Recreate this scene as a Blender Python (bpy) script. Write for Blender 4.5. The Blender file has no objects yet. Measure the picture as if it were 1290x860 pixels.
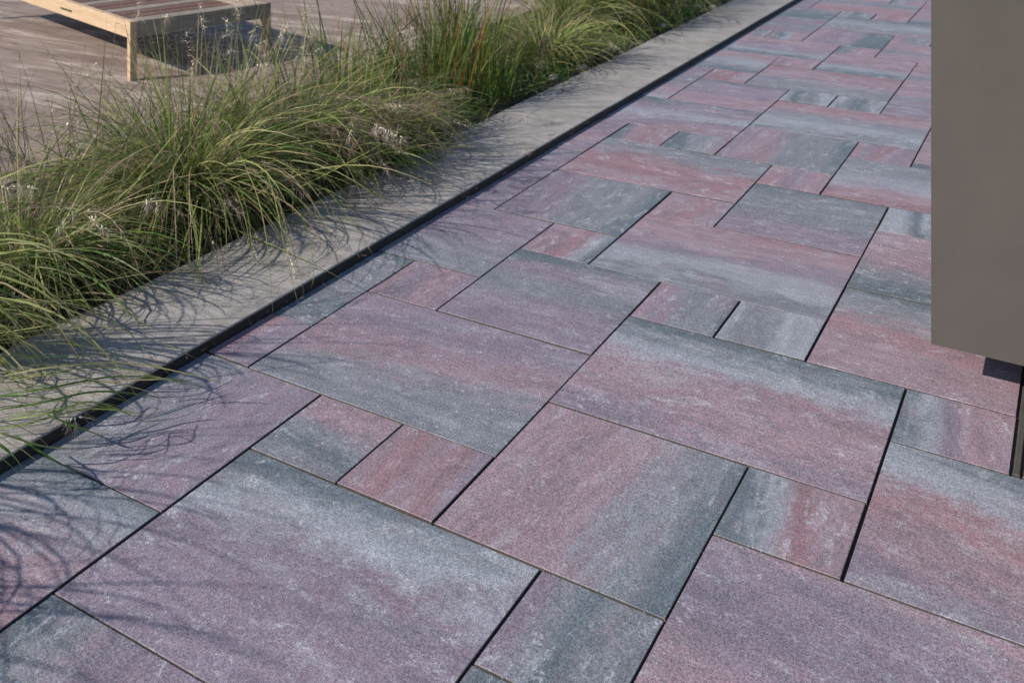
import bpy, math, random
import numpy as np
from mathutils import Vector
R = random.Random(7); NR = np.random.default_rng(7)
sc = bpy.context.scene; col = sc.collection
rad = math.radians

# ---------------------------------------------------------------- camera, sky, sun
H = 1.1243                       # eye height above the paving, metres (one small slab = 0.2 m)
ANG = rad(29.871)                # the paving runs this far to the right of straight ahead
CA, SA = math.cos(ANG), math.sin(ANG)
SCALE = 1276.2
cam = bpy.data.cameras.new('camera'); camo = bpy.data.objects.new('camera', cam); col.objects.link(camo)
camo.location = (0, 0, H); camo.rotation_euler = (rad(90), 0, 0)
cam.sensor_width = 36; cam.lens = SCALE/1290*36; cam.shift_y = -0.5027
cam.clip_start = .05; cam.clip_end = 2000
cam.dof.use_dof = True; cam.dof.focus_distance = 1.85; cam.dof.aperture_fstop = 8.5
sc.camera = camo
SUN_EL, SUN_AZ = rad(33.4), rad(248.7)
w = bpy.data.worlds.new('World'); sc.world = w; w.use_nodes = True
nt = w.node_tree; bg = nt.nodes['Background']
sky = nt.nodes.new('ShaderNodeTexSky'); sky.sky_type = 'NISHITA'; sky.sun_disc = False
sky.sun_elevation = SUN_EL; sky.sun_rotation = SUN_AZ; sky.dust_density = .4; sky.ozone_density = 3.5
nt.links.new(sky.outputs[0], bg.inputs[0]); bg.inputs[1].default_value = .105
sl = bpy.data.lights.new('sun', 'SUN'); sl.energy = 4.5; sl.angle = rad(.75); sl.color = (1, .935, .85)
slo = bpy.data.objects.new('sun', sl); col.objects.link(slo)
ld = Vector((-math.cos(SUN_EL)*math.sin(SUN_AZ), -math.cos(SUN_EL)*math.cos(SUN_AZ), -math.sin(SUN_EL)))
slo.rotation_euler = ld.to_track_quat('-Z', 'Y').to_euler(); slo.location = (-3, -2, 4)
sc.view_settings.view_transform = 'Standard'; sc.view_settings.look = 'None'
sc.view_settings.exposure = 0.12

# ---------------------------------------------------------------- helpers
def W(u, v, z=0.):               # paving coordinates (in eye heights) to world
    return Vector(((u*CA + v*SA)*H, (-u*SA + v*CA)*H, z*H))
def at(px, py, z):               # a point seen at px, py (photo) standing z eye-heights above ground
    d = SCALE*(1-z)/(py+218.5); return Vector(((px-645)/SCALE*d*H, d*H, z*H))
def atd(px, py, d):              # the same at a known distance
    return Vector(((px-645)/SCALE*d*H, d*H, (1-(py+218.5)/SCALE*d)*H))
def IU(i): return -1.18 + .178*i
def JV(j): return .8495 + .1777*j
def tag(o, label=None, cat=None, group=None, kind=None):
    if label: o['label'] = label
    if cat: o['category'] = cat
    if group: o['group'] = group
    if kind: o['kind'] = kind
    return o
def link(name, me, parent=None, loc=None, rz=None):
    o = bpy.data.objects.new(name, me); col.objects.link(o)
    if parent: o.parent = parent
    if loc is not None: o.location = loc
    if rz is not None: o.rotation_euler = (0, 0, rz)
    return o
def empty(name, loc, rz=0):
    o = bpy.data.objects.new(name, None); col.objects.link(o); o.location = loc; o.rotation_euler = (0, 0, rz)
    o.empty_display_size = .05
    return o
def mesh(name, verts, faces, mats, midx=None):
    me = bpy.data.meshes.new(name); me.from_pydata([tuple(v) for v in verts], [], faces)
    for m in mats: me.materials.append(m)
    if midx: me.polygons.foreach_set('material_index', midx)
    me.update(); return me
def block(x0, x1, y0, y1, z0, z1, c=.001):     # chamfered block, verts/faces; sides separate from the top
    v = []; f = []
    for (X0, X1, Y0, Y1, Z) in ((x0, x1, y0, y1, z0), (x0, x1, y0, y1, z1-c), (x0+c, x1-c, y0+c, y1-c, z1)):
        v += [(X0, Y0, Z), (X1, Y0, Z), (X1, Y1, Z), (X0, Y1, Z)]
    for k in (0, 4):
        for q in range(4):
            r = (q+1) % 4; f.append((k+q, k+r, k+4+r, k+4+q))
    f.append((8, 9, 10, 11)); f.append((3, 2, 1, 0))
    return v, f

# ---------------------------------------------------------------- node helper
class N:
    def __init__(s, name, rough=.8):
        s.m = bpy.data.materials.new(name); s.m.use_nodes = True; s.t = s.m.node_tree
        s.b = s.t.nodes['Principled BSDF']; s.b.inputs['Roughness'].default_value = rough
    def n(s, typ, **k):
        x = s.t.nodes.new(typ)
        for a, b in k.items(): setattr(x, a, b)
        return x
    def put(s, sock, v):
        if isinstance(v, bpy.types.NodeSocket): s.t.links.new(v, sock)
        elif v is not None: sock.default_value = v
    def math(s, op, a, b=None, c=None, clamp=False):
        x = s.n('ShaderNodeMath', operation=op, use_clamp=clamp)
        s.put(x.inputs[0], a); s.put(x.inputs[1], b); s.put(x.inputs[2], c); return x.outputs[0]
    def vm(s, op, a, b=None):
        x = s.n('ShaderNodeVectorMath', operation=op); s.put(x.inputs[0], a); s.put(x.inputs[1], b)
        return x.outputs['Value'] if op == 'DOT_PRODUCT' else x.outputs[0]
    def xyz(s, a, b, c):
        x = s.n('ShaderNodeCombineXYZ'); s.put(x.inputs[0], a); s.put(x.inputs[1], b); s.put(x.inputs[2], c); return x.outputs[0]
    def noise(s, vec, scale, detail=3, rough=.55, dist=0, lac=2):
        x = s.n('ShaderNodeTexNoise'); s.put(x.inputs['Vector'], vec); x.inputs['Scale'].default_value = scale
        x.inputs['Detail'].default_value = detail; x.inputs['Roughness'].default_value = rough
        x.inputs['Distortion'].default_value = dist; x.inputs['Lacunarity'].default_value = lac
        return x.outputs[0]
    def mr(s, v, a, b, c=0., d=1., smooth=False):
        x = s.n('ShaderNodeMapRange', interpolation_type='SMOOTHSTEP' if smooth else 'LINEAR')
        s.put(x.inputs[0], v); x.inputs[1].default_value = a; x.inputs[2].default_value = b
        x.inputs[3].default_value = c; x.inputs[4].default_value = d; return x.outputs[0]
    def mix(s, f, a, b, blend='MIX'):
        x = s.n('ShaderNodeMix', data_type='RGBA', blend_type=blend)
        s.put(x.inputs[0], f)
        for sk, v in ((x.inputs[6], a), (x.inputs[7], b)):
            s.put(sk, v if isinstance(v, bpy.types.NodeSocket) else (tuple(v)+(1,))[:4])
        return x.outputs[2]
    def attr(s, name, typ='OBJECT'):
        return s.n('ShaderNodeAttribute', attribute_name=name, attribute_type=typ)
    def co(s, which='Object'): return s.n('ShaderNodeTexCoord').outputs[which]
    def ramp(s, f, stops, interp='LINEAR'):
        x = s.n('ShaderNodeValToRGB'); s.put(x.inputs[0], f); e = x.color_ramp.elements
        x.color_ramp.interpolation = interp
        e[0].position, e[0].color = stops[0][0], stops[0][1]+(1,)
        e[1].position, e[1].color = stops[-1][0], stops[-1][1]+(1,)
        for p, c in stops[1:-1]: k = e.new(p); k.color = c+(1,)
        return x.outputs[0]
    def bump(s, h, dist, strength=1.):
        x = s.n('ShaderNodeBump'); s.put(x.inputs['Height'], h); x.inputs['Distance'].default_value = dist
        x.inputs['Strength'].default_value = strength; s.t.links.new(x.outputs[0], s.b.inputs['Normal'])
    def base(s, c): s.put(s.b.inputs['Base Color'], c if isinstance(c, bpy.types.NodeSocket) else tuple(c)+(1,))

# ---------------------------------------------------------------- materials
def slab_material():
    m = N('slab_concrete', .72)
    P = m.co(); seed = m.attr('seed').outputs['Fac']
    ea = m.attr('across').outputs['Vector']; eb = m.attr('along').outputs['Vector']; le = m.attr('span').outputs['Fac']
    wf = m.attr('wear').outputs['Fac']
    s10 = m.math('MULTIPLY', seed, 10.)
    ac = m.vm('DOT_PRODUCT', P, ea); al = m.vm('DOT_PRODUCT', P, eb)
    PS = m.vm('ADD', P, m.xyz(s10, m.math('MULTIPLY', seed, 7.3), s10))
    def st(ka, kb, off): return m.xyz(m.math('MULTIPLY', ac, ka), m.math('MULTIPLY', al, kb), m.math('ADD', s10, off))
    n1 = m.noise(st(6.5, 1.7, 0.), 1., 4, .6, .5)
    n2 = m.noise(PS, 26., 4, .65)
    n3 = m.noise(st(30., 4.5, 5.), 1., 5, .65, .5)
    t = m.math('ADD', m.math('DIVIDE', ac, le), .5)
    t = m.math('ADD', t, m.math('MULTIPLY', m.math('SUBTRACT', n1, .5), .66))
    t = m.math('ADD', t, m.math('MULTIPLY', m.math('SUBTRACT', n2, .5), .26))
    t = m.math('ADD', t, m.math('MULTIPLY', m.math('SUBTRACT', n3, .5), .30))
    c = m.attr('c0').outputs['Color']
    for k in range(1, 5):
        a = .125 + (k-1)*.25 - .12 + .0
        c = m.mix(m.mr(t, a, a+.25, smooth=True), c, m.attr('c%d' % k).outputs['Color'])
    # cloudiness of the pigment
    n4 = m.noise(st(15., 4.5, 9.), 1., 6, .68, .7)
    c = m.mix(m.mr(n4, .53, .70, 0, .55), c, (.37, .375, .41))
    c = m.mix(m.mr(n4, .44, .28, 0, .5), c, (.12, .13, .15))
    v = m.math('ADD', m.mr(n3, .25, .75, .84, 1.16), m.mr(n2, .25, .75, -.10, .10))
    c = m.mix(1., c, m.xyz(v, v, v), 'MULTIPLY')
    # darker and redder blotches between the streaks
    n5 = m.noise(st(26., 6.5, 31.), 1., 6, .72, .8)
    c = m.mix(m.mr(n5, .52, .68, 0, .38), c, (.105, .112, .125))
    n6 = m.noise(st(11., 6., 44.), 1., 5, .7, 1.)
    c = m.mix(m.mr(n6, .56, .70, 0, .28), c, (.33, .17, .19))
    # pale scuffs
    sc1 = m.noise(st(34., 16., 20.), 1., 6, .75, .6)
    thr = m.math('MULTIPLY', m.mr(sc1, .54, .64, 0, 1), wf)
    c = m.mix(m.math('MULTIPLY', thr, m.mr(m.noise(PS, 160., 3, .7), .42, .60, .1, .85)), c, (.58, .59, .63))
    # exposed grit: grains lighter and darker than the matrix
    g1 = m.noise(PS, 520., 2, .6)
    g2 = m.noise(PS, 210., 4, .7)
    gv = m.math('MULTIPLY', m.mr(g1, .30, .70, .48, 1.52), m.mr(g2, .3, .7, .66, 1.34))
    c = m.mix(1., c, m.xyz(gv, gv, gv), 'MULTIPLY')
    vo = m.n('ShaderNodeTexVoronoi'); m.put(vo.inputs['Vector'], PS); vo.inputs['Scale'].default_value = 620
    rr = m.n('ShaderNodeSeparateColor'); m.put(rr.inputs[0], vo.outputs['Color'])
    cell = m.math('MULTIPLY', m.mr(vo.outputs['Distance'], .42, .30), m.mr(rr.outputs[0], .82, .95))
    c = m.mix(m.math('MULTIPLY', cell, .8), c, (.62, .60, .60))
    celd = m.math('MULTIPLY', m.mr(vo.outputs['Distance'], .42, .30), m.mr(rr.outputs[1], .86, .92))
    c = m.mix(m.math('MULTIPLY', celd, .65), c, (.045, .045, .05))
    vb = m.n('ShaderNodeTexVoronoi'); m.put(vb.inputs['Vector'], PS); vb.inputs['Scale'].default_value = 42
    rb = m.n('ShaderNodeSeparateColor'); m.put(rb.inputs[0], vb.outputs['Color'])
    cb = m.math('MULTIPLY', m.mr(vb.outputs['Distance'], m_spot, m_spot*.55), m.mr(rb.outputs[2], .84, .90))
    c = m.mix(m.math('MULTIPLY', cb, .7), c, (.60, .58, .62))
    m.base(c)
    hgt = m.math('ADD', m.math('MULTIPLY', g1, .6), m.math('ADD', m.math('MULTIPLY', g2, .8), m.math('MULTIPLY', cell, .25)))
    hgt = m.math('ADD', hgt, m.math('MULTIPLY', n2, 1.2))
    m.bump(hgt, .0014, .85)
    m.put(m.b.inputs['Roughness'], m.mr(g1, .3, .7, .55, .85))
    return m.m
m_spot = .12

def simple_noise(name, c1, c2, scale, rough=.85, bump=.0, stretch=(1, 1, 1), detail=5, c3=None, s3=300):
    m = N(name, rough); P = m.co()
    q = m.vm('MULTIPLY', P, stretch)
    n = m.noise(q, scale, detail, .6, .5); c = m.mix(m.mr(n, .3, .7), c1, c2)
    f = m.noise(P, s3, 3, .6)
    v = m.mr(f, .3, .7, .78, 1.22); c = m.mix(1., c, m.xyz(v, v, v), 'MULTIPLY')
    m.base(c)
    if bump: m.bump(m.math('ADD', f, n), bump, .7)
    return m.m

M_slab = slab_material()
M_core = simple_noise('slab_edge', (.062, .055, .047), (.10, .090, .078), 60, .9, .001)
M_sand = simple_noise('joint_sand', (.06, .05, .042), (.13, .112, .092), 45, .95, .001)

def kerb_material():
    m = N('kerb_concrete', .8); P = m.co()
    q = m.vm('MULTIPLY', P, (3.2, 16, 1)); n = m.noise(q, 1.1, 6, .66, 1.4)
    c = m.mix(m.mr(n, .32, .68), (.295, .268, .243), (.445, .408, .378))
    n2 = m.noise(m.vm('MULTIPLY', P, (7, 60, 1)), 1.1, 4, .6, 1.)
    v = m.mr(n2, .3, .7, .86, 1.12); c = m.mix(1., c, m.xyz(v, v, v), 'MULTIPLY')
    g = m.noise(P, 420, 2, .6); v = m.mr(g, .3, .7, .72, 1.28); c = m.mix(1., c, m.xyz(v, v, v), 'MULTIPLY')
    vo = m.n('ShaderNodeTexVoronoi'); m.put(vo.inputs['Vector'], P); vo.inputs['Scale'].default_value = 190
    rr = m.n('ShaderNodeSeparateColor'); m.put(rr.inputs[0], vo.outputs['Color'])
    ce = m.math('MULTIPLY', m.mr(vo.outputs['Distance'], .30, .18), m.mr(rr.outputs[0], .93, .96))
    c = m.mix(m.math('MULTIPLY', ce, .7), c, (.6, .58, .55))
    st = m.noise(P, 7, 6, .7); c = m.mix(m.mr(st, .50, .66, 0, .5), c, (.19, .17, .15)); st2 = m.noise(P, 23, 5, .7); c = m.mix(m.mr(st2, .56, .68, 0, .45), c, (.47, .44, .40))
    m.base(c); m.bump(m.math('ADD', m.math('ADD', m.math('MULTIPLY', n2, 1.6), g), m.math('MULTIPLY', st2, 1.5)), .0016, .9)
    return m.m
M_kerb = kerb_material()
def deck_material():
    m = N('terrace_concrete', .85); P = m.co()
    w1 = m.noise(m.vm('MULTIPLY', P, (.6, 5.5, 1)), 1.5, 6, .62, 1.1)
    c = m.ramp(w1, [(.28, (.14, .095, .076)), (.42, (.285, .212, .172)), (.55, (.34, .262, .215)), (.60, (.58, .49, .42)), (.65, (.30, .232, .192)), (.8, (.24, .175, .142))])
    w2 = m.noise(m.vm('MULTIPLY', P, (3, 30, 1)), 1.5, 6, .75, 1.0)
    v = m.mr(w2, .3, .7, .60, 1.36); c = m.mix(1., c, m.xyz(v, v, v), 'MULTIPLY')
    w3 = m.noise(P, 2.2, 3, .5); c = m.mix(m.mr(w3, .5, .7, 0, .6), c, (.19, .115, .095))
    m.base(c); m.bump(m.math('ADD', w1, w2), .006, .7)
    return m.m
M_deck = deck_material()
M_soil = simple_noise('soil', (.018, .014, .010), (.07, .055, .038), 40, .95, .01, c3=None, s3=140)
M_black = simple_noise('kerb_face_shade', (.016, .013, .011), (.045, .037, .031), 40, .7, .0005)  # shade on the kerb's unlit front face, painted in as near-black colour
M_lawn = simple_noise('distant_ground', (.05, .05, .03), (.10, .09, .06), 2, .95, .0)
M_stone = simple_noise('pale_stone', (.30, .28, .25), (.52, .49, .45), 30, .8, .002)

def paint_material():
    m = N('taupe_paint', .42); P = m.co()
    n = m.noise(m.vm('MULTIPLY', P, (1, 1, 1)), 6, 5, .65, .3)
    c = m.mix(m.mr(n, .35, .7), (.090, .077, .067), (.103, .089, .077))
    g = m.noise(P, 900, 2); v = m.mr(g, .3, .7, .94, 1.06); c = m.mix(1., c, m.xyz(v, v, v), 'MULTIPLY')
    m.base(c); m.bump(g, .0002, .4)
    return m.m
M_paint = paint_material()
M_plate = simple_noise('brown_plate', (.085, .065, .048), (.12, .095, .072), 18, .6, .0005)
M_strip = simple_noise('steel_strip', (.07, .063, .055), (.10, .09, .08), 25, .5, .0003)
def wood(name, a, b, st, axis='x'):
    m = N(name, .7); P = m.co()
    q = m.vm('MULTIPLY', P, st); n = m.noise(q, 1., 6, .65, .8)
    c = m.mix(m.mr(n, .3, .7), a, b)
    g = m.noise(m.vm('MULTIPLY', P, tuple(5*k for k in st)), 1., 3); v = m.mr(g, .3, .7, .84, 1.14)
    c = m.mix(1., c, m.xyz(v, v, v), 'MULTIPLY'); m.base(c); m.bump(g, .001, .5)
    return m.m
M_pine = wood('pale_timber', (.50, .34, .20), (.64, .46, .29), (3, 3, 45))
M_red = wood('reddish_timber', (.13, .065, .045), (.21, .115, .080), (3, 3, 40))
M_grey = wood('weathered_timber', (.24, .19, .15), (.36, .30, .24), (3, 3, 40))

def blade_material(name, stops, tip, tipamt=.5, trans=.35, rough=.45):
    m = N(name, rough); a = m.attr('blade', 'GEOMETRY')
    s = m.n('ShaderNodeSeparateXYZ'); m.put(s.inputs[0], a.outputs['Vector'])
    c = m.ramp(s.outputs[0], stops)
    f = m.math('MULTIPLY', m.math('POWER', s.outputs[1], 2.2), m.math('MULTIPLY', s.outputs[2], tipamt*2), clamp=True)
    c = m.mix(f, c, tip)
    nz = m.noise(m.co(), 90, 3); v = m.mr(nz, .3, .7, .8, 1.2); c = m.mix(1., c, m.xyz(v, v, v), 'MULTIPLY')
    m.base(c); m.b.inputs['Specular IOR Level'].default_value = .22
    tr = m.n('ShaderNodeBsdfTranslucent'); m.put(tr.inputs[0], c)
    mx = m.n('ShaderNodeMixShader'); mx.inputs[0].default_value = trans
    out = m.t.nodes['Material Output']
    m.t.links.new(m.b.outputs[0], mx.inputs[1]); m.t.links.new(tr.outputs[0], mx.inputs[2]); m.t.links.new(mx.outputs[0], out.inputs[0])
    return m.m
G = [(0, (.050, .115, .014)), (.25, (.085, .190, .030)), (.5, (.180, .285, .058)), (.72, (.33, .375, .105)), (.88, (.42, .39, .15)), (.96, (.42, .34, .19)), (1, (.36, .22, .12))]
M_fount = blade_material('fountain_grass_leaf', G, (.42, .34, .20), .5)
G2 = [(0, (.045, .105, .020)), (.4, (.08, .165, .035)), (.7, (.14, .22, .05)), (.86, (.22, .22, .05)), (.94, (.42, .22, .04)), (1, (.28, .06, .035))]
M_blood = blade_material('red_tipped_leaf', G2, (.20, .06, .035), .45)
M_straw = blade_material('straw_stalk', [(0, (.30, .22, .12)), (.5, (.45, .36, .22)), (1, (.24, .25, .11))], (.5, .40, .28), .4, .15)
M_thatch = blade_material('dead_blade', [(0, (.12, .065, .045)), (.4, (.23, .145, .095)), (.75, (.37, .27, .17)), (1, (.46, .38, .25))], (.42, .33, .22), .4, .2)
M_dark = blade_material('dark_stalk', [(0, (.07, .075, .030)), (.6, (.11, .10, .045)), (1, (.17, .13, .07))], (.2, .15, .10), .3, .15)
M_fuzz = blade_material('panicle_hair', [(0, (.28, .12, .11)), (.5, (.34, .22, .18)), (1, (.45, .34, .28))], (.4, .32, .28), .4, .3)
M_awn = blade_material('seed_awn', [(0, (.50, .38, .31)), (1, (.72, .60, .50))], (.72, .60, .50), .4, .35)
M_grain = simple_noise('seed_grain', (.74, .64, .42), (.88, .82, .62), 200, .35)
M_herb = blade_material('herb_leaf', [(0, (.035, .085, .015)), (.6, (.07, .15, .025)), (1, (.13, .20, .03))], (.12, .2, .05), .3)

# ---------------------------------------------------------------- ground, bed, kerb
g = 40.
me = mesh('ground', [(-g, -g, -.06), (g, -g, -.06), (g, g, -.06), (-g, g, -.06)], [(0, 1, 2, 3)], [M_lawn])
ground = tag(link('ground', me), kind='structure')

KU0, KU1, KZ = -1.762, -1.466, .0225          # back and front of the kerb, its height
# paving bed under the slabs (shows as joint sand)
U1, V0, V1 = IU(13), JV(-6), JV(40)
me = mesh('paving', [(KU1*H-.01, V0*H, -.0062), (U1*H, V0*H, -.0062), (U1*H, V1*H, -.0062), (KU1*H-.01, V1*H, -.0062)], [(0, 1, 2, 3)], [M_sand])
paving = tag(link('paving', me, rz=-ANG), kind='structure')

PAL = dict(D=(.130, .160, .184), G=(.222, .227, .256), L=(.312, .324, .366), P=(.322, .226, .262), R=(.308, .186, .208), M=(.254, .204, .254))
TILES = """0 3 0 2 A MMMLD|0 2 -2 0 B DGMMM|-3 0 -1 1 A RRPLD|-3 0 1 3 B GGGMM|0 1 2 3 A GDGPP|1 2 2 3 B PRPRM|2 4 2 4 B PPPGD
3 4 1 2 B MGDGG|3 4 0 1 B DDGGG|4 5 3 4 B DLRPP|4 7 1 3 A PPMMP|5 7 3 5 A MPRLD|5 6 5 6 B DLMPP|2 5 4 6 A MPPLD|-1 2 3 5 A GGPMM
-2 -1 3 4 B PPRMM|-3 -1 4 6 A GDGGD|-1 0 5 6 B PMPPM|0 2 5 7 A MMGMD|-3 0 6 8 A GGMMM|0 1 7 8 B PPRLD|1 4 7 9 A GLMPR|2 3 6 7 B PMGGD
3 4 6 7 B LGGLL|4 6 6 8 A PPRGD|4 6 8 10 A DGPPP|4 5 10 11 B LLDLL|1 2 9 10 B PPRPM|2 4 9 11 A MMGGD|-1 1 8 10 B MMGGD|-1 2 10 12 A PRRGG
2 3 11 12 B PRMPP|1 3 12 14 B MPGGD|3 6 11 13 A RPLGG|3 4 13 14 B PMRMP|1 4 14 16 A GLGPR|-1 0 12 13 B DPRPP|0 1 12 13 B DDGLP|-2 1 13 15 A PMLMD
-1 1 15 17 A PPMMD|1 2 16 17 B LDGLL|2 3 16 17 B LGDGL|0 3 17 19 A GGPPR|-3 -1 15 18 A LPGMM|-1 0 17 18 B PRRPP|-2 0 18 20 A DGLPP|0 1 19 20 B PPPPP
1 3 19 21 A DLPPP|-2 1 20 22 A DLMPP|1 2 21 22 B DGPPR|0 2 22 24 B PMMDD|2 5 21 23 A PPGPP|3 5 16 18 A MMMGP|4 6 13 15 A DPPPP|0 3 24 26 A PGLGD
-3 -1 8 11 A MMMMG|-3 -1 11 13 A MMPMM|-1 0 22 23 B PDLPP|-2 0 23 25 A MMGMM|-2 0 25 27 A MDDGM|2 3 23 24 B PPGGG|0 1 26 27 B LGDGG|1 2 26 27 B PPRPP
-1 2 27 29 A RRPGG|3 6 18 20 A PPPGP|3 4 20 21 B RPPPP|2 4 26 28 A DGPPP|4 5 15 16 B PPGPP"""
tiles = []; occ = {}
def claim(i0, i1, j0, j1, ax, cs):
    for i in range(i0, i1):
        for j in range(j0, j1):
            assert (i, j) not in occ, (i, j, i0, j0); occ[i, j] = 1
    tiles.append((i0, i1, j0, j1, ax, cs))
for s in TILES.replace('\n', '|').split('|'):
    a = s.split(); claim(*map(int, a[:4]), a[4], a[5])
for j in range(5, 10):
    for i in range(6, 14): occ[i, j] = 2       # the brown plate lies here
STR = ['MMPGD', 'PPRPM', 'GDLPP', 'MMMLG', 'PRPGL', 'DLPPM', 'GGMPP', 'PPLDG']
for j in range(-5, 38):
    for i in range(-3, 12):
        if (i, j) in occ: continue
        opts = [(3, 2), (2, 2), (3, 2), (2, 2), (2, 3), (1, 1)]; R.shuffle(opts)
        for (a, b) in opts + [(1, 1)]:
            if all((p, q) not in occ for p in range(i, i+a) for q in range(j, j+b)) and (i+a <= 12):
                claim(i, i+a, j, j+b, 'A' if a*b > 1 and R.random() < .8 else 'B', R.choice(STR)); break
GAP = .0024
cut = KU1*H + .002
for (i0, i1, j0, j1, ax, cs) in tiles:
    x0, x1, y0, y1 = IU(i0)*H, IU(i1)*H, JV(j0)*H, JV(j1)*H
    cx, cy = (x0+x1)/2, (y0+y1)/2
    if x1 < cut+.01: continue
    xa = max(x0+GAP+R.uniform(-.0009, .0009), cut)
    v, f = block(xa-cx, x1-cx-GAP+R.uniform(-.0005, .0005), y0-cy+GAP+R.uniform(-.0009, .0009), y1-cy-GAP+R.uniform(-.0009, .0009), -.03, 0, .0009)
    me = mesh('paving_slab', v, f, [M_slab, M_core], [1]*4+[0]*4+[0, 1])
    o = link('paving_slab', me, paving, (cx, cy, R.uniform(-.0011, .0011)))
    o.rotation_euler = (R.uniform(-.0022, .0022), R.uniform(-.0022, .0022), R.uniform(-.0012, .0012))
    th = R.uniform(-.14, .14); L = (x1-x0) if ax == 'B' else (y1-y0)
    e = (math.cos(th), math.sin(th), 0.) if ax == 'B' else (-math.sin(th), math.cos(th), 0.)
    o['across'] = e; o['along'] = (-e[1], e[0], 0.); o['span'] = float(L); o['seed'] = R.uniform(0, 50); o['wear'] = R.uniform(.5, 1.)
    for k, ch in enumerate(cs):
        b = R.uniform(.93, 1.07); o['c%d' % k] = tuple(b*q for q in PAL[ch])

# kerb, with a softly rounded front arris
KX0, KX1, KH = KU0*H, KU1*H, KZ*H
prof = [(KX0, -.12), (KX0, KH-.003), (KX0+.003, KH), (KX1-.003, KH), (KX1-.0009, KH-.001), (KX1, KH-.004), (KX1, -.12)]
ys = np.linspace(V0*H, V1*H, 120); v = []
for y in ys:
    wv = .0012*math.sin(y*3.1)+.0008*math.sin(y*11.7+1)
    for q, (x, z) in enumerate(prof): v.append((x + (wv if q < 3 else wv*.4), y, z + .0005*math.sin(y*5+x*9)))
n = len(prof); f = []
for a in range(len(ys)-1):
    for q in range(n-1): f.append((a*n+q, (a+1)*n+q, (a+1)*n+q+1, a*n+q+1))
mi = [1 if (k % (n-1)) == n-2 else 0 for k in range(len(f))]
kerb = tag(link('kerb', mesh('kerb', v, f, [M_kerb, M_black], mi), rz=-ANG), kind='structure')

# planting bed: uneven soil between kerb and terrace
BU = -2.62
nx, ny = 40, 260; v = []; f = []
for a in range(ny+1):
    for b in range(nx+1):
        x = BU*H + (KX0-BU*H+.01)*b/nx; y = (V0+(V1-V0)*a/ny)*H
        v.append((x, y, .004+.016*math.sin(math.pi*b/nx)+NR.normal()*.005))
for a in range(ny):
    for b in range(nx): k = a*(nx+1)+b; f.append((k, k+1, k+nx+2, k+nx+1))
bed = tag(link('planting_bed', mesh('planting_bed', v, f, [M_soil]), rz=-ANG), kind='structure')

# terrace beyond the bed: big wood-grained concrete slabs
tv = [(-14, V0*H, -.012), (BU*H-.004, V0*H, -.012), (BU*H-.004, V1*H*1.6, -.012), (-14, V1*H*1.6, -.012)]
terr = tag(link('terrace', mesh('terrace', tv, [(0, 1, 2, 3)], [M_sand]), rz=-ANG), kind='structure')
k = 0; x1 = BU*H-.006
while x1 > -10:
    y = V0*H - R.uniform(0, 1.2); x0 = x1-2.4
    while y < V1*H*1.5:
        y2 = y+1.3; vv, ff = block(-(x1-x0)/2+.0015, (x1-x0)/2-.0015, -.65+.0015, .65-.0015, -.03, 0, .0015)
        o = link('terrace_slab', mesh('terrace_slab', vv, ff, [M_deck]), terr, ((x0+x1)/2, (y+y2)/2, .006+R.uniform(-.0008, .0008)))
        y = y2
    x1 = x0

# ---------------------------------------------------------------- box at the right edge
def boxmesh(name, x0, x1, y0, y1, z0, z1, mat, c=.002):
    v, f = block(x0, x1, y0, y1, z0, z1, c); return mesh(name, v, f, [mat])
fu, fv, bz = -.2517*H, 1.939*H, .0775*H
bx = empty('cabinet', W(-.2517, 1.939, 0), -ANG)
tag(bx, 'tall taupe painted metal block floating just above the paving at the right edge', 'cabinet')
link('body', boxmesh('body', 0, 1.3, 0, .75, bz, bz+1.15, M_paint, .003), bx)
link('plinth', boxmesh('plinth', .42, 1.1, .25, .6, 0, bz-.001, M_strip), bx)
pl = tag(link('floor_plate', boxmesh('floor_plate', 0, 1.2, 0, .82, -.02, .001, M_plate, .001), loc=W(IU(6.10), JV(5.03)), rz=-ANG),
         'flat brown metal plate let into the paving under the tall taupe block', 'plate')
es = tag(link('edging_strip', boxmesh('edging_strip', 0, .0105, 0, .82, -.02, .0005, M_strip, .001), loc=W(IU(6.022), JV(5.03)), rz=-ANG),
         'narrow grey metal edging strip between paving and brown plate', 'edging')

# ---------------------------------------------------------------- bench
c0 = atd(164, 28, 3.95); zt = c0.z
by = empty('bench', (c0.x, c0.y, .006), rad(-45.7)+rad(90))
tag(by, 'low slatted wooden bench with pale timber front rail on the terrace', 'bench')
# local +x = along the short side (right, away), local +y = along the long front (left, away)
zt -= .006; D = .70; Lg = 2.0; rh = .072; lw = .030
link('front_rail', boxmesh('front_rail', 0, .030, 0, Lg, zt-rh, zt, M_pine), by)
fr = link('rear_rail', boxmesh('rear_rail', D-.03, D, 0, Lg, zt-rh, zt, M_grey), by)
link('side_rail', boxmesh('side_rail', .0305, D-.0305, 0.002, .026, zt-rh, zt-.001, M_grey), by)
link('side_rail', boxmesh('side_rail', .0305, D-.0305, Lg-.026, Lg-.002, zt-rh, zt-.001, M_red), by)
link('slot', boxmesh('slot', -.0015, .02, .66, .80, zt-.045, zt-.036, M_dark, .0005), by)
for (lx, ly) in ((0, 0), (D-lw, 0), (0, Lg-lw), (D-lw, Lg-lw)):
    link('leg', boxmesh('leg', lx, lx+lw, ly, ly+lw, 0, zt-rh-.0005, M_pine), by)
yy = .030; kk = 0
while yy < Lg-.12:
    wd = .085; m = (M_red, M_red, M_grey)[kk % 3]
    link('slat', boxmesh('slat', .032, D-.032, yy, yy+wd, zt-.062, zt-.044, m), by)
    yy += wd+.013; kk += 1

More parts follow.
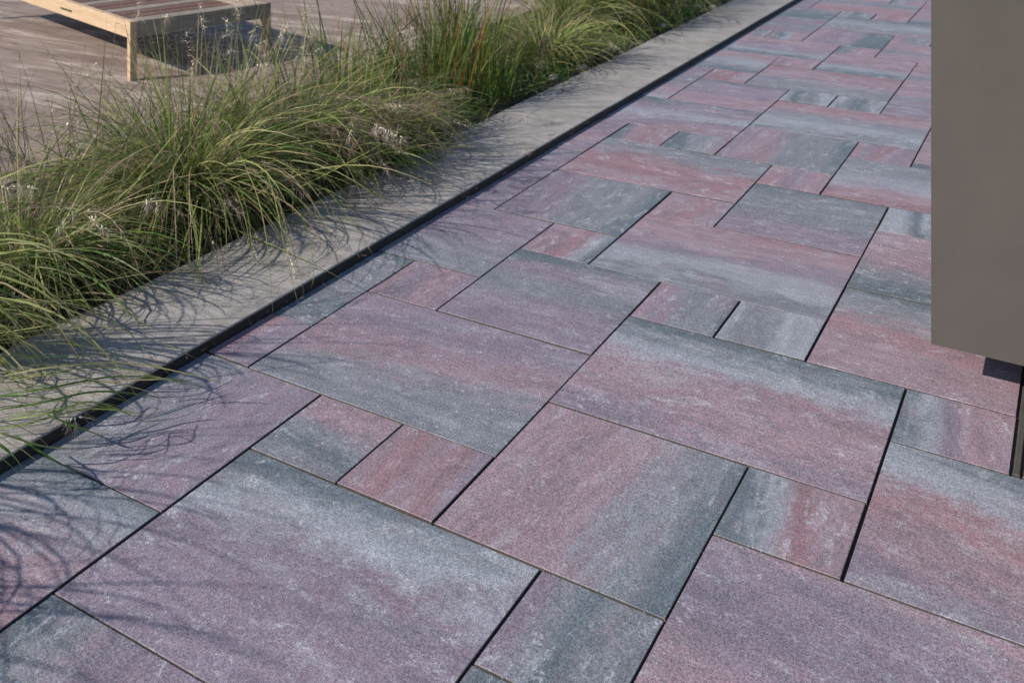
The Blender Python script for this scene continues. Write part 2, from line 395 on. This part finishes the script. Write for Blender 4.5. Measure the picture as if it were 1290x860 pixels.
# ---------------------------------------------------------------- grass
def ground_z(P):                 # lowest height a blade may take at these points
    u = P[..., 0]*CA - P[..., 1]*SA
    z = np.where((u > KX0-.004) & (u < KX1+.003), KH+.0025, .003)
    return z
def ribbons(P, wid, rnd, tipk, roll=None):
    """P (n,s,3) centre lines, wid (n,) widths -> verts, faces, attribute"""
    n, s, _ = P.shape
    T = np.gradient(P, axis=1); T /= np.linalg.norm(T, axis=2, keepdims=True)+1e-9
    up = np.zeros_like(T); up[..., 2] = 1
    S = np.cross(T, up); S /= np.linalg.norm(S, axis=2, keepdims=True)+1e-6
    Nn = np.cross(S, T)
    if roll is None: roll = NR.uniform(-1.1, 1.1, n)
    tt = np.linspace(0, 1, s)[None, :]
    ro = roll[:, None] + tt*NR.uniform(-.9, .9, (n, 1))
    D_ = S*np.cos(ro)[..., None] + Nn*np.sin(ro)[..., None]
    pw = np.clip(np.minimum(1, .55+tt*2.2)*(1-tt**3.2), .04, 1)
    w2 = (wid[:, None]*pw/2)[..., None]
    V = np.stack([P-D_*w2, P+D_*w2], axis=2)          # n,s,2,3
    A = np.zeros((n, s, 2, 3)); A[..., 0] = rnd[:, None, None]; A[..., 1] = tt[..., None]; A[..., 2] = tipk[:, None, None]
    idx = np.arange(n*s*2).reshape(n, s, 2)
    F = np.stack([idx[:, :-1, 0], idx[:, :-1, 1], idx[:, 1:, 1], idx[:, 1:, 0]], axis=-1).reshape(-1, 4)
    return V.reshape(-1, 3), F, A.reshape(-1, 3)
def ribbon_mesh(name, parts, mat, origin):
    Vs = []; Fs = []; As = []; o = 0
    for V, F, A in parts: Vs.append(V); Fs.append(F+o); As.append(A); o += len(V)
    V = np.concatenate(Vs)-np.array(origin)[None]; F = np.concatenate(Fs); A = np.concatenate(As)
    me = bpy.data.meshes.new(name); me.vertices.add(len(V)); me.vertices.foreach_set('co', V.astype(np.float32).ravel())
    me.loops.add(F.size); me.loops.foreach_set('vertex_index', F.astype(np.int32).ravel())
    me.polygons.add(len(F)); me.polygons.foreach_set('loop_start', (np.arange(len(F))*4).astype(np.int32))
    me.update(calc_edges=True)
    me.polygons.foreach_set('use_smooth', np.ones(len(F), bool))
    at_ = me.attributes.new('blade', 'FLOAT_VECTOR', 'POINT'); at_.data.foreach_set('vector', A.astype(np.float32).ravel())
    me.materials.append(mat); return me
def arcs(root, n, L, e0, bend, az=None, spread=.05, seg=11, wob=.06, clampz=True, power=1.25):
    """arching centre lines. L, e0, bend = (lo, hi); az = (mean, sd) or None for all round"""
    Ln = NR.uniform(*L, n); E0 = np.radians(NR.uniform(*e0, n)); B = np.radians(NR.uniform(*bend, n))
    A = NR.uniform(0, 2*np.pi, n) if az is None else np.radians(NR.normal(az[0], az[1], n))
    s = np.linspace(0, 1, seg)[None]
    e = E0[:, None] - B[:, None]*s**power
    a = A[:, None] + NR.normal(0, wob, (n, 1))*s*4 + NR.normal(0, wob, (n, 1))*np.sin(s*5)
    st = Ln[:, None]/(seg-1)
    d = np.stack([np.cos(e)*np.cos(a), np.cos(e)*np.sin(a), np.sin(e)], -1)*st[..., None]
    P = np.cumsum(d, axis=1) - d[:, :1]
    rr = spread*np.sqrt(NR.uniform(0, 1, n)); ra = A+NR.normal(0, .8, n)
    P[..., 0] += root[0] + (rr*np.cos(ra))[:, None]; P[..., 1] += root[1] + (rr*np.sin(ra))[:, None]; P[..., 2] += root[2]
    if clampz:
        gz = ground_z(P)+NR.uniform(0, .006, (n, 1)); P[..., 2] = np.maximum(P[..., 2], gz)
    return P
def smooth_line(pts, m=22):
    p = np.array([list(q) for q in pts]); p = np.vstack([2*p[0]-p[1], p, 2*p[-1]-p[-2]]); out = []
    k = len(p)-3; tt = np.linspace(0, k-1e-6, m)
    for t in tt:
        i = int(t); f = t-i; a, b, c, d = p[i:i+4]
        out.append(.5*((2*b)+(-a+c)*f+(2*a-5*b+4*c-d)*f*f+(-a+3*b-3*c+d)*f**3))
    return np.array(out)
def hairs_on(P, n, L, frm=.45, droop=-.3):
    """fine side hairs along the outer part of stalks P -> centre lines"""
    ns, s, _ = P.shape
    out = []
    i = NR.integers(0, ns, n); t = NR.uniform(frm, 1, n)*(s-1.001); k = t.astype(int); f = (t-k)[:, None]
    b = P[i, k]*(1-f)+P[i, k+1]*f; tan = P[i, k+1]-P[i, k]; tan /= np.linalg.norm(tan, axis=1, keepdims=True)+1e-9
    dr = tan*.9+NR.normal(0, .55, (n, 3)); dr[:, 2] += droop*.2; dr /= np.linalg.norm(dr, axis=1, keepdims=True)
    l = NR.uniform(L[0], L[1], n)[:, None]*(1.15-(t/(s-1))[:, None]*.6)
    q = np.linspace(0, 1, 4); C = b[:, None]+dr[:, None]*l[:, None]*q[None, :, None]
    C[..., 2] += droop*l*q[None]**2
    C[..., 2] = np.maximum(C[..., 2], ground_z(C)); return C
def rb(P, w, r=(0, 1), tk=(0, 1), roll=None):
    n = len(P); return ribbons(P, NR.uniform(w[0], w[1], n), NR.uniform(r[0], r[1], n), NR.uniform(tk[0], tk[1], n), roll)

def octa(c, d, l, w):            # a small grain
    d = Vector(d).normalized(); a = d.orthogonal().normalized(); b = d.cross(a)
    c = Vector(c); v = [c-d*l*.5]+[c-d*l*.12+x*w*.5 for x in (a, b, -a, -b)]+[c+d*l*.5]
    f = [(0, 2, 1), (0, 3, 2), (0, 4, 3), (0, 1, 4), (5, 1, 2), (5, 2, 3), (5, 3, 4), (5, 4, 1)]
    return v, f
def seed_head_parts(pos, axis, length, n, awn=.030, dens=12, gl=.0100):
    """rows of spikelets with long awns along an axis"""
    axis = Vector(axis).normalized(); pos = Vector(pos); gv = []; gf = []; aw = []
    for k in range(n):
        c = pos + axis*(length*(k+.5)/n) + Vector((R.gauss(0, .002), R.gauss(0, .002), R.gauss(0, .002)))
        dn = (axis*.35+Vector((R.gauss(0, .45), R.gauss(0, .45), -.45+R.gauss(0, .5)))).normalized()
        v, f = octa(c+dn*gl*.5, dn, gl*R.uniform(.8, 1.3), gl*.42); o = len(gv); gv += v; gf += [tuple(o+i for i in q) for q in f]
        for _ in range(dens):
            d = (dn+Vector((R.gauss(0, .42), R.gauss(0, .42), R.gauss(0, .42)))).normalized(); l = awn*R.uniform(.5, 1.15)
            b = c+dn*gl*.8; mid = b+d*l*.5+Vector((0, 0, R.uniform(-.002, .001)))
            aw.append([b, mid, b+d*l+Vector((0, 0, -.003))])
    return gv, gf, np.array([[list(q) for q in a] for a in aw])
def add_heads(root_obj, specs, org=None):
    gv = []; gf = []; A = []
    for sp in specs:
        a, b, c = seed_head_parts(*sp[:4], **(sp[4] if len(sp) > 4 else {}))
        o = len(gv); gv += a; gf += [tuple(o+i for i in q) for q in b]; A.append(c)
    org = org or root_obj.location
    me = mesh('seed_grains', [tuple(Vector(q)-org) for q in gv], gf, [M_grain]); link('seed_grains', me, root_obj)['kind'] = 'stuff'
    link('seed_awns', ribbon_mesh('seed_awns', [rb(np.concatenate(A), (.0005, .0010))], M_awn, org), root_obj)['kind'] = 'stuff'

def ripe_heads(P, n, frm=0):     # heads on the ends of n of the stalks P
    out = []
    for i in NR.choice(len(P), min(n, len(P)), replace=False):
        t = P[i, -1]-P[i, -3]; out.append((tuple(P[i, -1]-t*.3), tuple(t+np.array([0, 0, -.01])), R.uniform(.05, .10), R.randint(6, 11), dict(dens=7)))
    return out

CL = {}
def fountain(u, v, label, nb=900, L=(.30, .62), e0=(50, 88), bend=(70, 150), extra_az=None, npan=45, nhead=4, width=(.0028, .0056), seed=0, groupname='fountain grass clumps in the planting bed', r=(0, .94), wob=.06):
    global NR
    NR = np.random.default_rng(100+seed)
    p = W(u, v, 0); p.z = .012; o = empty('grass_clump', p); tag(o, label, 'ornamental grass', groupname, 'thing')
    wr = (.45, .30, .25) if wob > .03 else (.08, .10, .80)
    parts = [rb(arcs(p, int(nb*wr[0]), (L[0], L[1]), e0, bend, spread=.07, wob=wob), width, r),
             rb(arcs(p, int(nb*wr[1]), (L[0]*.5, L[1]*.6), (35, 80), (40, 120), spread=.10, wob=wob), width, (r[0], r[0]+.6*(r[1]-r[0])))]
    for az in (extra_az or [(0, 60)]):
        parts.append(rb(arcs(p, int(nb*wr[2]/len(extra_az or [1])), (L[0]*.9, L[1]*1.15), (45, 75), (60, 130), az=az, spread=.06, wob=wob), width, (.2, .97)))
    parts.append(rb(arcs(p, int(nb*.14), (L[0]*.7, L[1]*1.05), (5, 75), (-10, 60), spread=.16, wob=wob*1.6), width, (.3, 1)))
    parts.append(rb(arcs(p, int(nb*.07), (L[1]*.85, L[1]*1.3), (45, 86), (60, 150), spread=.06, wob=wob), (.0022, .0036), (.86, 1)))
    parts.append(rb(arcs(p, int(nb*.10), (L[0]*.5, L[1]*.7), (60, 89), (0, 45), spread=.08), width, (0, .6)))
    link('leaves', ribbon_mesh('leaves', parts, M_fount, p), o)
    link('dead_thatch', ribbon_mesh('dead_thatch', [rb(arcs(p, int(nb*.22)+20, (L[0]*.35, L[1]*.6), (-5, 80), (10, 150), spread=.13, wob=wob*1.8), (.0018, .0038), (0, 1)),
         rb(arcs(p, int(nb*.05)+4, (L[1]*.7, L[1]*1.05), (30, 85), (40, 150), spread=.08), (.0016, .0030), (0, 1))], M_thatch, p), o)
    # arching flower stalks with airy panicles
    S1 = arcs(p, npan, (L[1]*.75, L[1]*1.15), (55, 86), (55, 125), spread=.05)
    link('stalks', ribbon_mesh('stalks', [rb(S1, (.0012, .0022))], M_straw, p), o)
    pn = link('panicles', ribbon_mesh('panicles', [rb(hairs_on(S1, npan*44, (.012, .045)), (.0006, .0012))], M_fuzz, p), o); pn['kind'] = 'stuff'
    if nhead: add_heads(o, ripe_heads(S1, nhead))
    CL[seed] = o
    return o, S1
fountain(-2.02, 1.84, 'largest bushy fountain grass clump in front of the bench, spilling over the kerb', 820, (.30, .70), (38, 88), (50, 165), seed=1, extra_az=[(-15, 30), (20, 25), (-122, 22), (-80, 25)], npan=75, nhead=14, r=(.12, .97))
fountain(-2.04, 1.80, 'bright yellow-green young tuft rising in the middle of the largest clump', 260, (.26, .52), (50, 88), (20, 110), seed=13, npan=12, nhead=2, r=(.45, .86))
fountain(-2.02, 1.38, 'fountain grass clump at the left edge trailing long blades onto the kerb', 430, (.22, .52), (20, 80), (30, 150), seed=2, extra_az=[(-60, 25), (-20, 20)], npan=50, nhead=7)
fountain(-1.98, 1.02, 'near-left fountain grass clump outside the frame, blade tips over the kerb corner', 170, (.36, .66), (25, 62), (5, 60), seed=3, wob=.015, width=(.0034, .0064), extra_az=[(-14, 7), (-14, 7), (-20, 12)], npan=16, nhead=1)
fountain(-1.90, .64, 'grass clump outside the lower left corner that throws blade shadows on the first slabs', 130, (.40, .80), (30, 75), (10, 75), seed=10, wob=.02, extra_az=[(-30, 22)], npan=8, nhead=0)
fountain(-1.86, .34, 'nearest grass clump, wholly left of the picture, shading the bottom left slab', 80, (.50, .90), (35, 75), (10, 70), seed=11, wob=.02, extra_az=[(-35, 22)], npan=5, nhead=0)
fountain(-1.86, 2.32, 'sprawling messy grass clump leaning over the middle of the kerb', 280, (.18, .46), (10, 70), (10, 100), seed=12, extra_az=[(-20, 35), (20, 30)], npan=95, nhead=8, r=(.1, 1))
fountain(-2.02, 2.20, 'pale green fountain grass sweeping right behind the largest clump', 620, (.32, .62), (35, 80), (50, 130), seed=4, extra_az=[(10, 30), (45, 25)], npan=60, nhead=9, r=(.15, .97))
fountain(-1.90, 2.55, 'low tangled grass clump left of the red-tipped blades', 330, (.14, .34), (25, 80), (40, 140), seed=5, extra_az=[(0, 30)], npan=80, nhead=6, r=(0, 1))
fountain(-1.98, 3.72, 'small light green fountain grass clump beyond the red-tipped blades', 520, (.24, .46), (45, 85), (50, 125), seed=6, extra_az=[(20, 30)], npan=26, nhead=3, r=(.5, .97))
fountain(-2.18, 4.35, 'tall olive grass clump far along the kerb', 500, (.30, .62), (65, 89), (20, 90), seed=7, npan=30, nhead=2, r=(.2, 1))
fountain(-2.15, 4.95, 'farthest tall grass clump shading the end of the kerb', 600, (.35, .75), (65, 89), (20, 90), seed=8, npan=30, nhead=2, r=(.2, 1))
fountain(-2.38, 2.95, 'thin airy grass clump at the terrace edge behind the red-tipped blades', 160, (.25, .5), (60, 88), (30, 90), seed=9, npan=30, nhead=3)

def upright(u, v, label, n, L, seed, w=(.003, .0065), r=(0, 1), spread=.12):
    global NR
    NR = np.random.default_rng(300+seed)
    p = W(u, v, 0); p.z = .012; o = empty('upright_grass_clump', p); tag(o, label, 'ornamental grass', 'upright red-tipped grass clumps', 'thing')
    link('leaves', ribbon_mesh('leaves', [rb(arcs(p, n, L, (72, 90), (2, 40), spread=spread, wob=.03), w, r)], M_blood, p), o)
    return o
upright(-2.05, 2.95, 'upright grass clump with orange and red blades beside the middle of the kerb', 170, (.26, .60), 1, spread=.19, r=(.1, 1))
upright(-1.95, 3.12, 'short dense green upright grass clump nearest the kerb', 220, (.14, .36), 2, r=(0, .96), spread=.16)
upright(-2.16, 3.35, 'upright grass clump with dark red tips against the terrace', 170, (.26, .58), 3, spread=.16, r=(0, .96))
upright(-2.26, 2.72, 'sparse tall upright blades standing against the terrace', 60, (.30, .60), 4, spread=.22)
upright(-2.02, 4.55, 'far upright reddish grass clump near the end of the kerb', 260, (.25, .6), 5, r=(.2, 1), spread=.2)
upright(-2.05, 5.35, 'last upright grass clump at the top of the picture', 260, (.25, .6), 6, r=(.2, 1), spread=.25)

# wiry dark stalks over the terrace, left
NR = np.random.default_rng(11)
p = W(-2.30, 1.62, 0); p.z = .012
o = tag(empty('wiry_plant', p), 'dark wiry branching stalks standing before the terrace at the left', 'weed')
S2 = arcs(p, 95, (.30, .62), (45, 85), (-10, 50), spread=.22, wob=.08)
link('stalks', ribbon_mesh('stalks', [rb(S2, (.0020, .0036)), rb(hairs_on(S2, 600, (.04, .10), .2, -.05), (.0010, .0017))], M_dark, p), o)
pb = W(-2.16, 2.05, 0); pb.z = .012
ob = tag(empty('stalk_tuft', pb), 'tuft of tall thin upright straw stalks in front of the bench', 'ornamental grass')
S4 = arcs(pb, 110, (.36, .62), (68, 90), (0, 45), spread=.16, wob=.04)
link('stalks', ribbon_mesh('stalks', [rb(S4, (.0020, .0040), (.3, 1))], M_fount, pb), ob)
link('panicles', ribbon_mesh('panicles', [rb(hairs_on(S4, 900, (.012, .03), .5), (.0007, .0013))], M_fuzz, pb), ob)['kind'] = 'stuff'
add_heads(ob, ripe_heads(S4, 12))
p2 = W(-2.38, 2.35, 0); p2.z = .012
o = tag(empty('wiry_plant', p2), 'wiry branching stalks standing right of the bench', 'weed')
S3 = arcs(p2, 36, (.30, .60), (55, 88), (-10, 50), spread=.28, wob=.08)
link('stalks', ribbon_mesh('stalks', [rb(S3, (.0014, .0026)), rb(hairs_on(S3, 320, (.03, .08), .25, -.05), (.0006, .0010))], M_dark, p2), o)

# single trailing blades and flower stalks in the foreground, each rooted in the bed
def trail(label, pts, wid, mat, r, heads=None, name='trailing_blade', cat='grass blade', roll=0.):
    P = smooth_line([at(*q) for q in pts])[None]; org = Vector(P[0, 0])
    px = pts[-1][0] if name == 'trailing_blade' else pts[0][0]
    host = min(CL.values(), key=lambda q: (Vector((q.location.x, q.location.y, 0))-Vector((org.x, org.y, 0))).length)
    o = link(name, ribbon_mesh(name, [ribbons(P, np.array([wid]), np.array([r]), np.array([.5]), np.array([roll]))], mat, org), host, org-host.location)
    tag(o, label)
    if heads:
        specs = []
        for (px, py, z, ax, ln, n, aw) in heads:
            specs.append((tuple(at(px, py, z)), ax, ln, n, dict(awn=aw, dens=13)))
        add_heads(o, specs, org)
    return o
trail('broad dark green blade reaching across the kerb to the slabs, lowest but two', [(-60, 505, .10), (0, 499, .11), (45, 500, .10), (92, 506, .075), (118, 512, .05), (141, 523, .025)], .0048, M_fount, .25)
trail('pale green blade curling over the kerb corner above the slabs', [(-50, 535, .09), (0, 545, .085), (30, 555, .07), (62, 563, .055), (108, 565, .035)], .0042, M_fount, .75)
trail('dark green blade tip lying out over the first grey slab', [(20, 548, .05), (42, 563, .05), (66, 578, .04), (92, 591, .02), (114, 600, .004)], .0044, M_fount, .22)
trail('broad green blade bending down at the lower left corner of the kerb', [(-60, 530, .10), (-20, 548, .10), (8, 566, .085), (24, 583, .06), (34, 603, .03)], .0062, M_fount, .55)
trail('short dark blade tip under the feathery seed heads', [(60, 522, .05), (95, 537, .045), (118, 545, .035), (140, 553, .022)], .0050, M_fount, .18)
trail('thin blade crossing the kerb and pointing at the small red slab', [(20, 452, .09), (70, 449, .10), (130, 446, .10), (185, 437, .09), (225, 449, .06), (262, 467, .03)], .0030, M_fount, .3)
trail('thin blade arching over the kerb below the red slab', [(40, 432, .11), (95, 434, .11), (150, 446, .085), (200, 462, .05), (232, 472, .03), (252, 482, .012)], .0028, M_fount, .55)
trail('yellowing short blade lying flat on the kerb', [(98, 483, .03), (125, 482, .032), (155, 479, .03), (190, 478, .03), (228, 477, .028)], .0040, M_fount, .93)
trail('straw coloured stalk with a feathery head lying over the kerb edge', [(-40, 524, .08), (0, 522, .08), (40, 518, .075), (80, 520, .06), (95, 523, .05)], .0017, M_fount, .8,
      [(76, 518, .06, (1, 0, -.1), .012, 2, .026), (90, 524, .05, (1, 0, 0), .018, 3, .030)], 'flower_stalk', 'flower stalk')
trail('thin stalk with a small feathery head above the middle of the near kerb', [(40, 418, .09), (80, 415, .085), (115, 415, .08), (140, 414, .07)], .0011, M_fount, .6,
      [(130, 412, .07, (1, 0, 0), .018, 3, .024)], 'flower_stalk', 'flower stalk')
trail('long straw stalk running level across the left grass clump', [(-40, 270, .26), (0, 264, .27), (60, 261, .28), (130, 257, .28), (190, 250, .27), (232, 246, .26)], .0022, M_straw, .5,
      [(180, 251, .27, (1, 0, -.2), .035, 5, .022)], 'flower_stalk', 'flower stalk')
trail('straw stalk slanting over the left grass clump', [(0, 430, .12), (30, 372, .2), (60, 320, .27), (90, 262, .35), (118, 205, .42)], .0026, M_straw, .4, name='flower_stalk', cat='flower stalk')
trail('long straight stalk slanting up towards the bench leg', [(-60, 272, .25), (0, 207, .36), (60, 142, .45), (128, 70, .54), (168, 44, .57)], .0024, M_straw, .95,
      [(60, 142, .45, (.7, 0, .7), .17, 5, .012)], 'flower_stalk', 'flower stalk')
trail('second slanting stalk with pale grains below the bench', [(-30, 246, .3), (0, 222, .34), (40, 182, .39), (72, 160, .42), (112, 138, .44)], .0022, M_straw, .95,
      [(60, 168, .41, (.8, 0, .4), .08, 4, .012)], 'flower_stalk', 'flower stalk')
trail('straw stalk with seed head pointing left above the middle kerb', [(760, 92, .03), (700, 105, .05), (666, 115, .07), (620, 130, .09), (578, 145, .10)], .0026, M_straw, .4,
      [(568, 146, .10, (-.6, 0, -.4), .03, 6, .03)], 'flower_stalk', 'flower stalk')
trail('drooping head of pale seeds hanging over the far kerb edge', [(600, 140, .12), (640, 148, .10), (660, 160, .07), (664, 185, .04)], .0010, M_straw, .4,
      [(655, 147, .09, (1, 0, 0), .022, 4, .014), (658, 189, .035, (1, 0, 0), .028, 5, .016)], 'flower_stalk', 'flower stalk')
trail('level straw stalk with a row of seeds before the red-tipped grass', [(700, 72, .10), (640, 74, .13), (590, 79, .15), (540, 81, .16), (500, 79, .16)], .0018, M_straw, .4,
      [(496, 80, .16, (1, 0, .05), .07, 8, .02), (625, 76, .135, (1, 0, 0), .06, 6, .018)], 'flower_stalk', 'flower stalk')
trail('big fluffy seed plume at the left edge above the grass', [(-60, 330, .15), (-20, 280, .22), (10, 245, .26), (30, 232, .27)], .0018, M_straw, .4,
      [(-12, 238, .27, (1, 0, .1), .10, 14, .034)], 'flower_stalk', 'flower stalk')
trail('feathery seed head in front of the rear bench leg', [(310, 130, .20), (320, 100, .24), (328, 75, .28), (332, 58, .30)], .0014, M_straw, .4,
      [(322, 58, .30, (.5, 0, .3), .045, 8, .030)], 'flower_stalk', 'flower stalk')
trail('row of pale seeds at the base of the tall upright blades', [(500, 90, .14), (530, 70, .17), (560, 55, .2), (590, 50, .2)], .0012, M_straw, .4,
      [(540, 55, .19, (1, 0, -.05), .11, 14, .022)], 'flower_stalk', 'flower stalk')
# blades hanging steeply over the kerb below the largest clump
hang = [([(300, 190, .24), (325, 250, .20), (338, 320, .12), (344, 398, .02)], .0024, .86), ([(345, 230, .18), (362, 290, .13), (378, 345, .07), (384, 382, .02)], .0020, .7),
        ([(330, 200, .22), (346, 250, .19), (358, 310, .12), (366, 345, .06), (376, 385, .01)], .0022, .75), ([(262, 210, .22), (282, 260, .17), (285, 300, .12), (286, 345, .06)], .0026, .6),
        ([(300, 230, .18), (312, 270, .14), (318, 320, .08), (320, 362, .04)], .0022, .5), ([(410, 235, .14), (440, 275, .09), (455, 295, .06), (470, 322, .02)], .0024, .8),
        ([(400, 250, .12), (428, 275, .09), (440, 300, .05), (446, 302, .04)], .0026, .35), ([(375, 260, .12), (390, 300, .09), (395, 345, .05), (392, 362, .03)], .0020, .4)]
for i, (pts, wd, r) in enumerate(hang):
    trail(None, pts, wd, M_fount, r)

# more blades trailing over the near kerb
for i in range(26):
    x, y = R.uniform(-60, 70), R.uniform(405, 552); z = R.uniform(.07, .14); ln = R.uniform(90, 230); sl_ = R.uniform(-.12, .22); hp = R.uniform(2, 16)
    kz = max(.03, z-.07)
    pts = [(x-60, y+10, z), (x, y, z+.01), (x+ln*.4, y+sl_*ln*.3-hp, z*.8+kz*.2), (x+ln*.75, y+sl_*ln*.7-hp*.5, z*.4+kz*.6), (x+ln, y+sl_*ln+R.uniform(2, 10), kz)]
    trail(None, pts, R.uniform(.0022, .0044), M_fount, R.choice([.1, .25, .35, .5, .6, .8, .9]), roll=R.uniform(-.9, .9))
# herbs low in the bed and small debris
NR = np.random.default_rng(21)
def herb(u, v, n, rad_, label):
    p = W(u, v, 0); p.z = .012; o = empty('herb_plant', p); tag(o, label, 'herb')
    P = []
    for _ in range(n):
        a = NR.uniform(0, 2*math.pi); q = p+Vector((math.cos(a), math.sin(a), 0))*rad_*math.sqrt(NR.uniform())
        q.z = NR.uniform(.02, .2)*(1-.5*((q-p).length/rad_)); e = NR.uniform(-.3, .9); b = NR.uniform(0, 2*math.pi); l = NR.uniform(.015, .032)
        s = np.linspace(0, 1, 5)[:, None]
        P.append(np.array(q)[None]+s*l*np.array([[math.cos(b), math.sin(b), e]])-s**2*np.array([[0, 0, .006]]))
    link('leaves', ribbon_mesh('leaves', [rb(np.array(P), (.003, .006))], M_herb, p), o)
herb(-1.98, 1.75, 900, .22, 'bright green small-leaved herb growing inside the largest grass clump')
herb(-2.05, 2.00, 700, .25, 'yellow-green small-leaved herb behind the largest grass clump')
herb(-1.90, 2.75, 700, .22, 'low green herb left of the upright red grass by the kerb')
herb(-1.88, 3.35, 600, .22, 'low green herb beside the pale stones near the kerb')
herb(-1.90, 4.75, 500, .25, 'low green herb at the far end of the kerb')
# ground cover
NR = np.random.default_rng(5)
n = 9000; uu = NR.uniform(BU+.08, KU0-.02, n); vv = NR.uniform(.5, 7., n)
base = np.stack([(uu*CA+vv*SA)*H, (-uu*SA+vv*CA)*H, np.full(n, .012)], -1)
P = arcs((0, 0, 0), n, (.05, .17), (30, 88), (10, 110), spread=0, seg=5, clampz=False); P += base[:, None]
P[..., 2] = np.maximum(P[..., 2], ground_z(P))
org = W(-2.2, 3)
tag(link('ground_cover', ribbon_mesh('ground_cover', [rb(P, (.0018, .0042), (0, .9))], M_fount, org), loc=org), 'low tangled grass and moss covering the soil of the planting bed', 'ground cover', kind='stuff')
# reddish fallen spikelets and litter along the kerb
n = 420; uu = NR.choice([0, 1], n); vv = NR.uniform(1.2, 3.2, n)
uv = np.where(uu == 0, NR.normal(KU0-.0, .05, n), NR.normal(KU1+.02, .03, n))
b = np.stack([(uv*CA+vv*SA)*H, (-uv*SA+vv*CA)*H, NR.uniform(.004, .05, n)], -1)
d = NR.normal(0, 1, (n, 3)); d[:, 2] *= .5; d /= np.linalg.norm(d, axis=1, keepdims=True)
C = b[:, None]+d[:, None]*NR.uniform(.008, .022, (n, 1, 1))*np.linspace(0, 1, 4)[None, :, None]; C[..., 2] = np.maximum(C[..., 2], ground_z(C))
tag(link('plant_litter', ribbon_mesh('plant_litter', [rb(C, (.0006, .0014), (0, .5))], M_fuzz, org), loc=org), 'reddish fallen grass spikelets caught along the kerb edges', 'litter', kind='stuff')
# stones
def stone(px, py, r, label):
    p = at(px, py, .01); v = []; f = []
    import bmesh
    bm = bmesh.new(); bmesh.ops.create_icosphere(bm, subdivisions=2, radius=r)
    s = (R.uniform(.9, 1.4), R.uniform(.8, 1.1), R.uniform(.5, .75))
    for q in bm.verts:
        k = 1+R.uniform(-.10, .10); q.co = Vector((q.co.x*s[0]*k, q.co.y*s[1]*k, q.co.z*s[2]*k))
    me = bpy.data.meshes.new('stone'); bm.to_mesh(me); bm.free(); me.materials.append(M_stone)
    for pl_ in me.polygons: pl_.use_smooth = True
    o = link('stone', me, loc=(p.x, p.y, .012+r*.35)); tag(o, label, 'stone', 'pale stones in the planting bed')
stone(698, 101, .024, 'smooth white stone beside the kerb below the light green clump')
stone(683, 88, .036, 'buff stone left of the smooth white stone')
stone(733, 88, .022, 'pale stone close to the kerb right of the smooth white stone')
stone(878, 10, .030, 'upright whitish stone at the far end of the bed')
stone(898, 12, .026, 'flat buff stone right of the far whitish stone')
stone(835, 36, .030, 'brownish stone beside the kerb beyond the light green clump')
stone(565, 205, .018, 'small grey stone half hidden in grass near the kerb')

# sand crumbs and grit lying along the joints
import bmesh
n = 1500; gv = []; gf = []
for _ in range(n):
    t = R.choice(tiles[:40]); e = R.random()
    x0, x1, y0, y1 = IU(t[0])*H, IU(t[1])*H, JV(t[2])*H, JV(t[3])*H
    if R.random() < .97: x = R.uniform(x0, x1); y = (y0 if e < .5 else y1)+R.gauss(0, .005)
    else: y = R.uniform(y0, y1); x = (x0 if e < .5 else x1)+R.gauss(0, .005)
    if x < KX1+.005: continue
    a, b = octa((x*CA+y*SA, -x*SA+y*CA, .0004), (R.gauss(0, 1), R.gauss(0, 1), R.gauss(0, .5)), R.uniform(.0007, .002), R.uniform(.0007, .0018))
    o = len(gv); gv += a; gf += [tuple(o+i for i in q) for q in b]
tag(link('joint_grit', mesh('joint_grit', gv, gf, [M_stone])), 'fine pale grit scattered beside the slab joints', 'grit', kind='stuff')
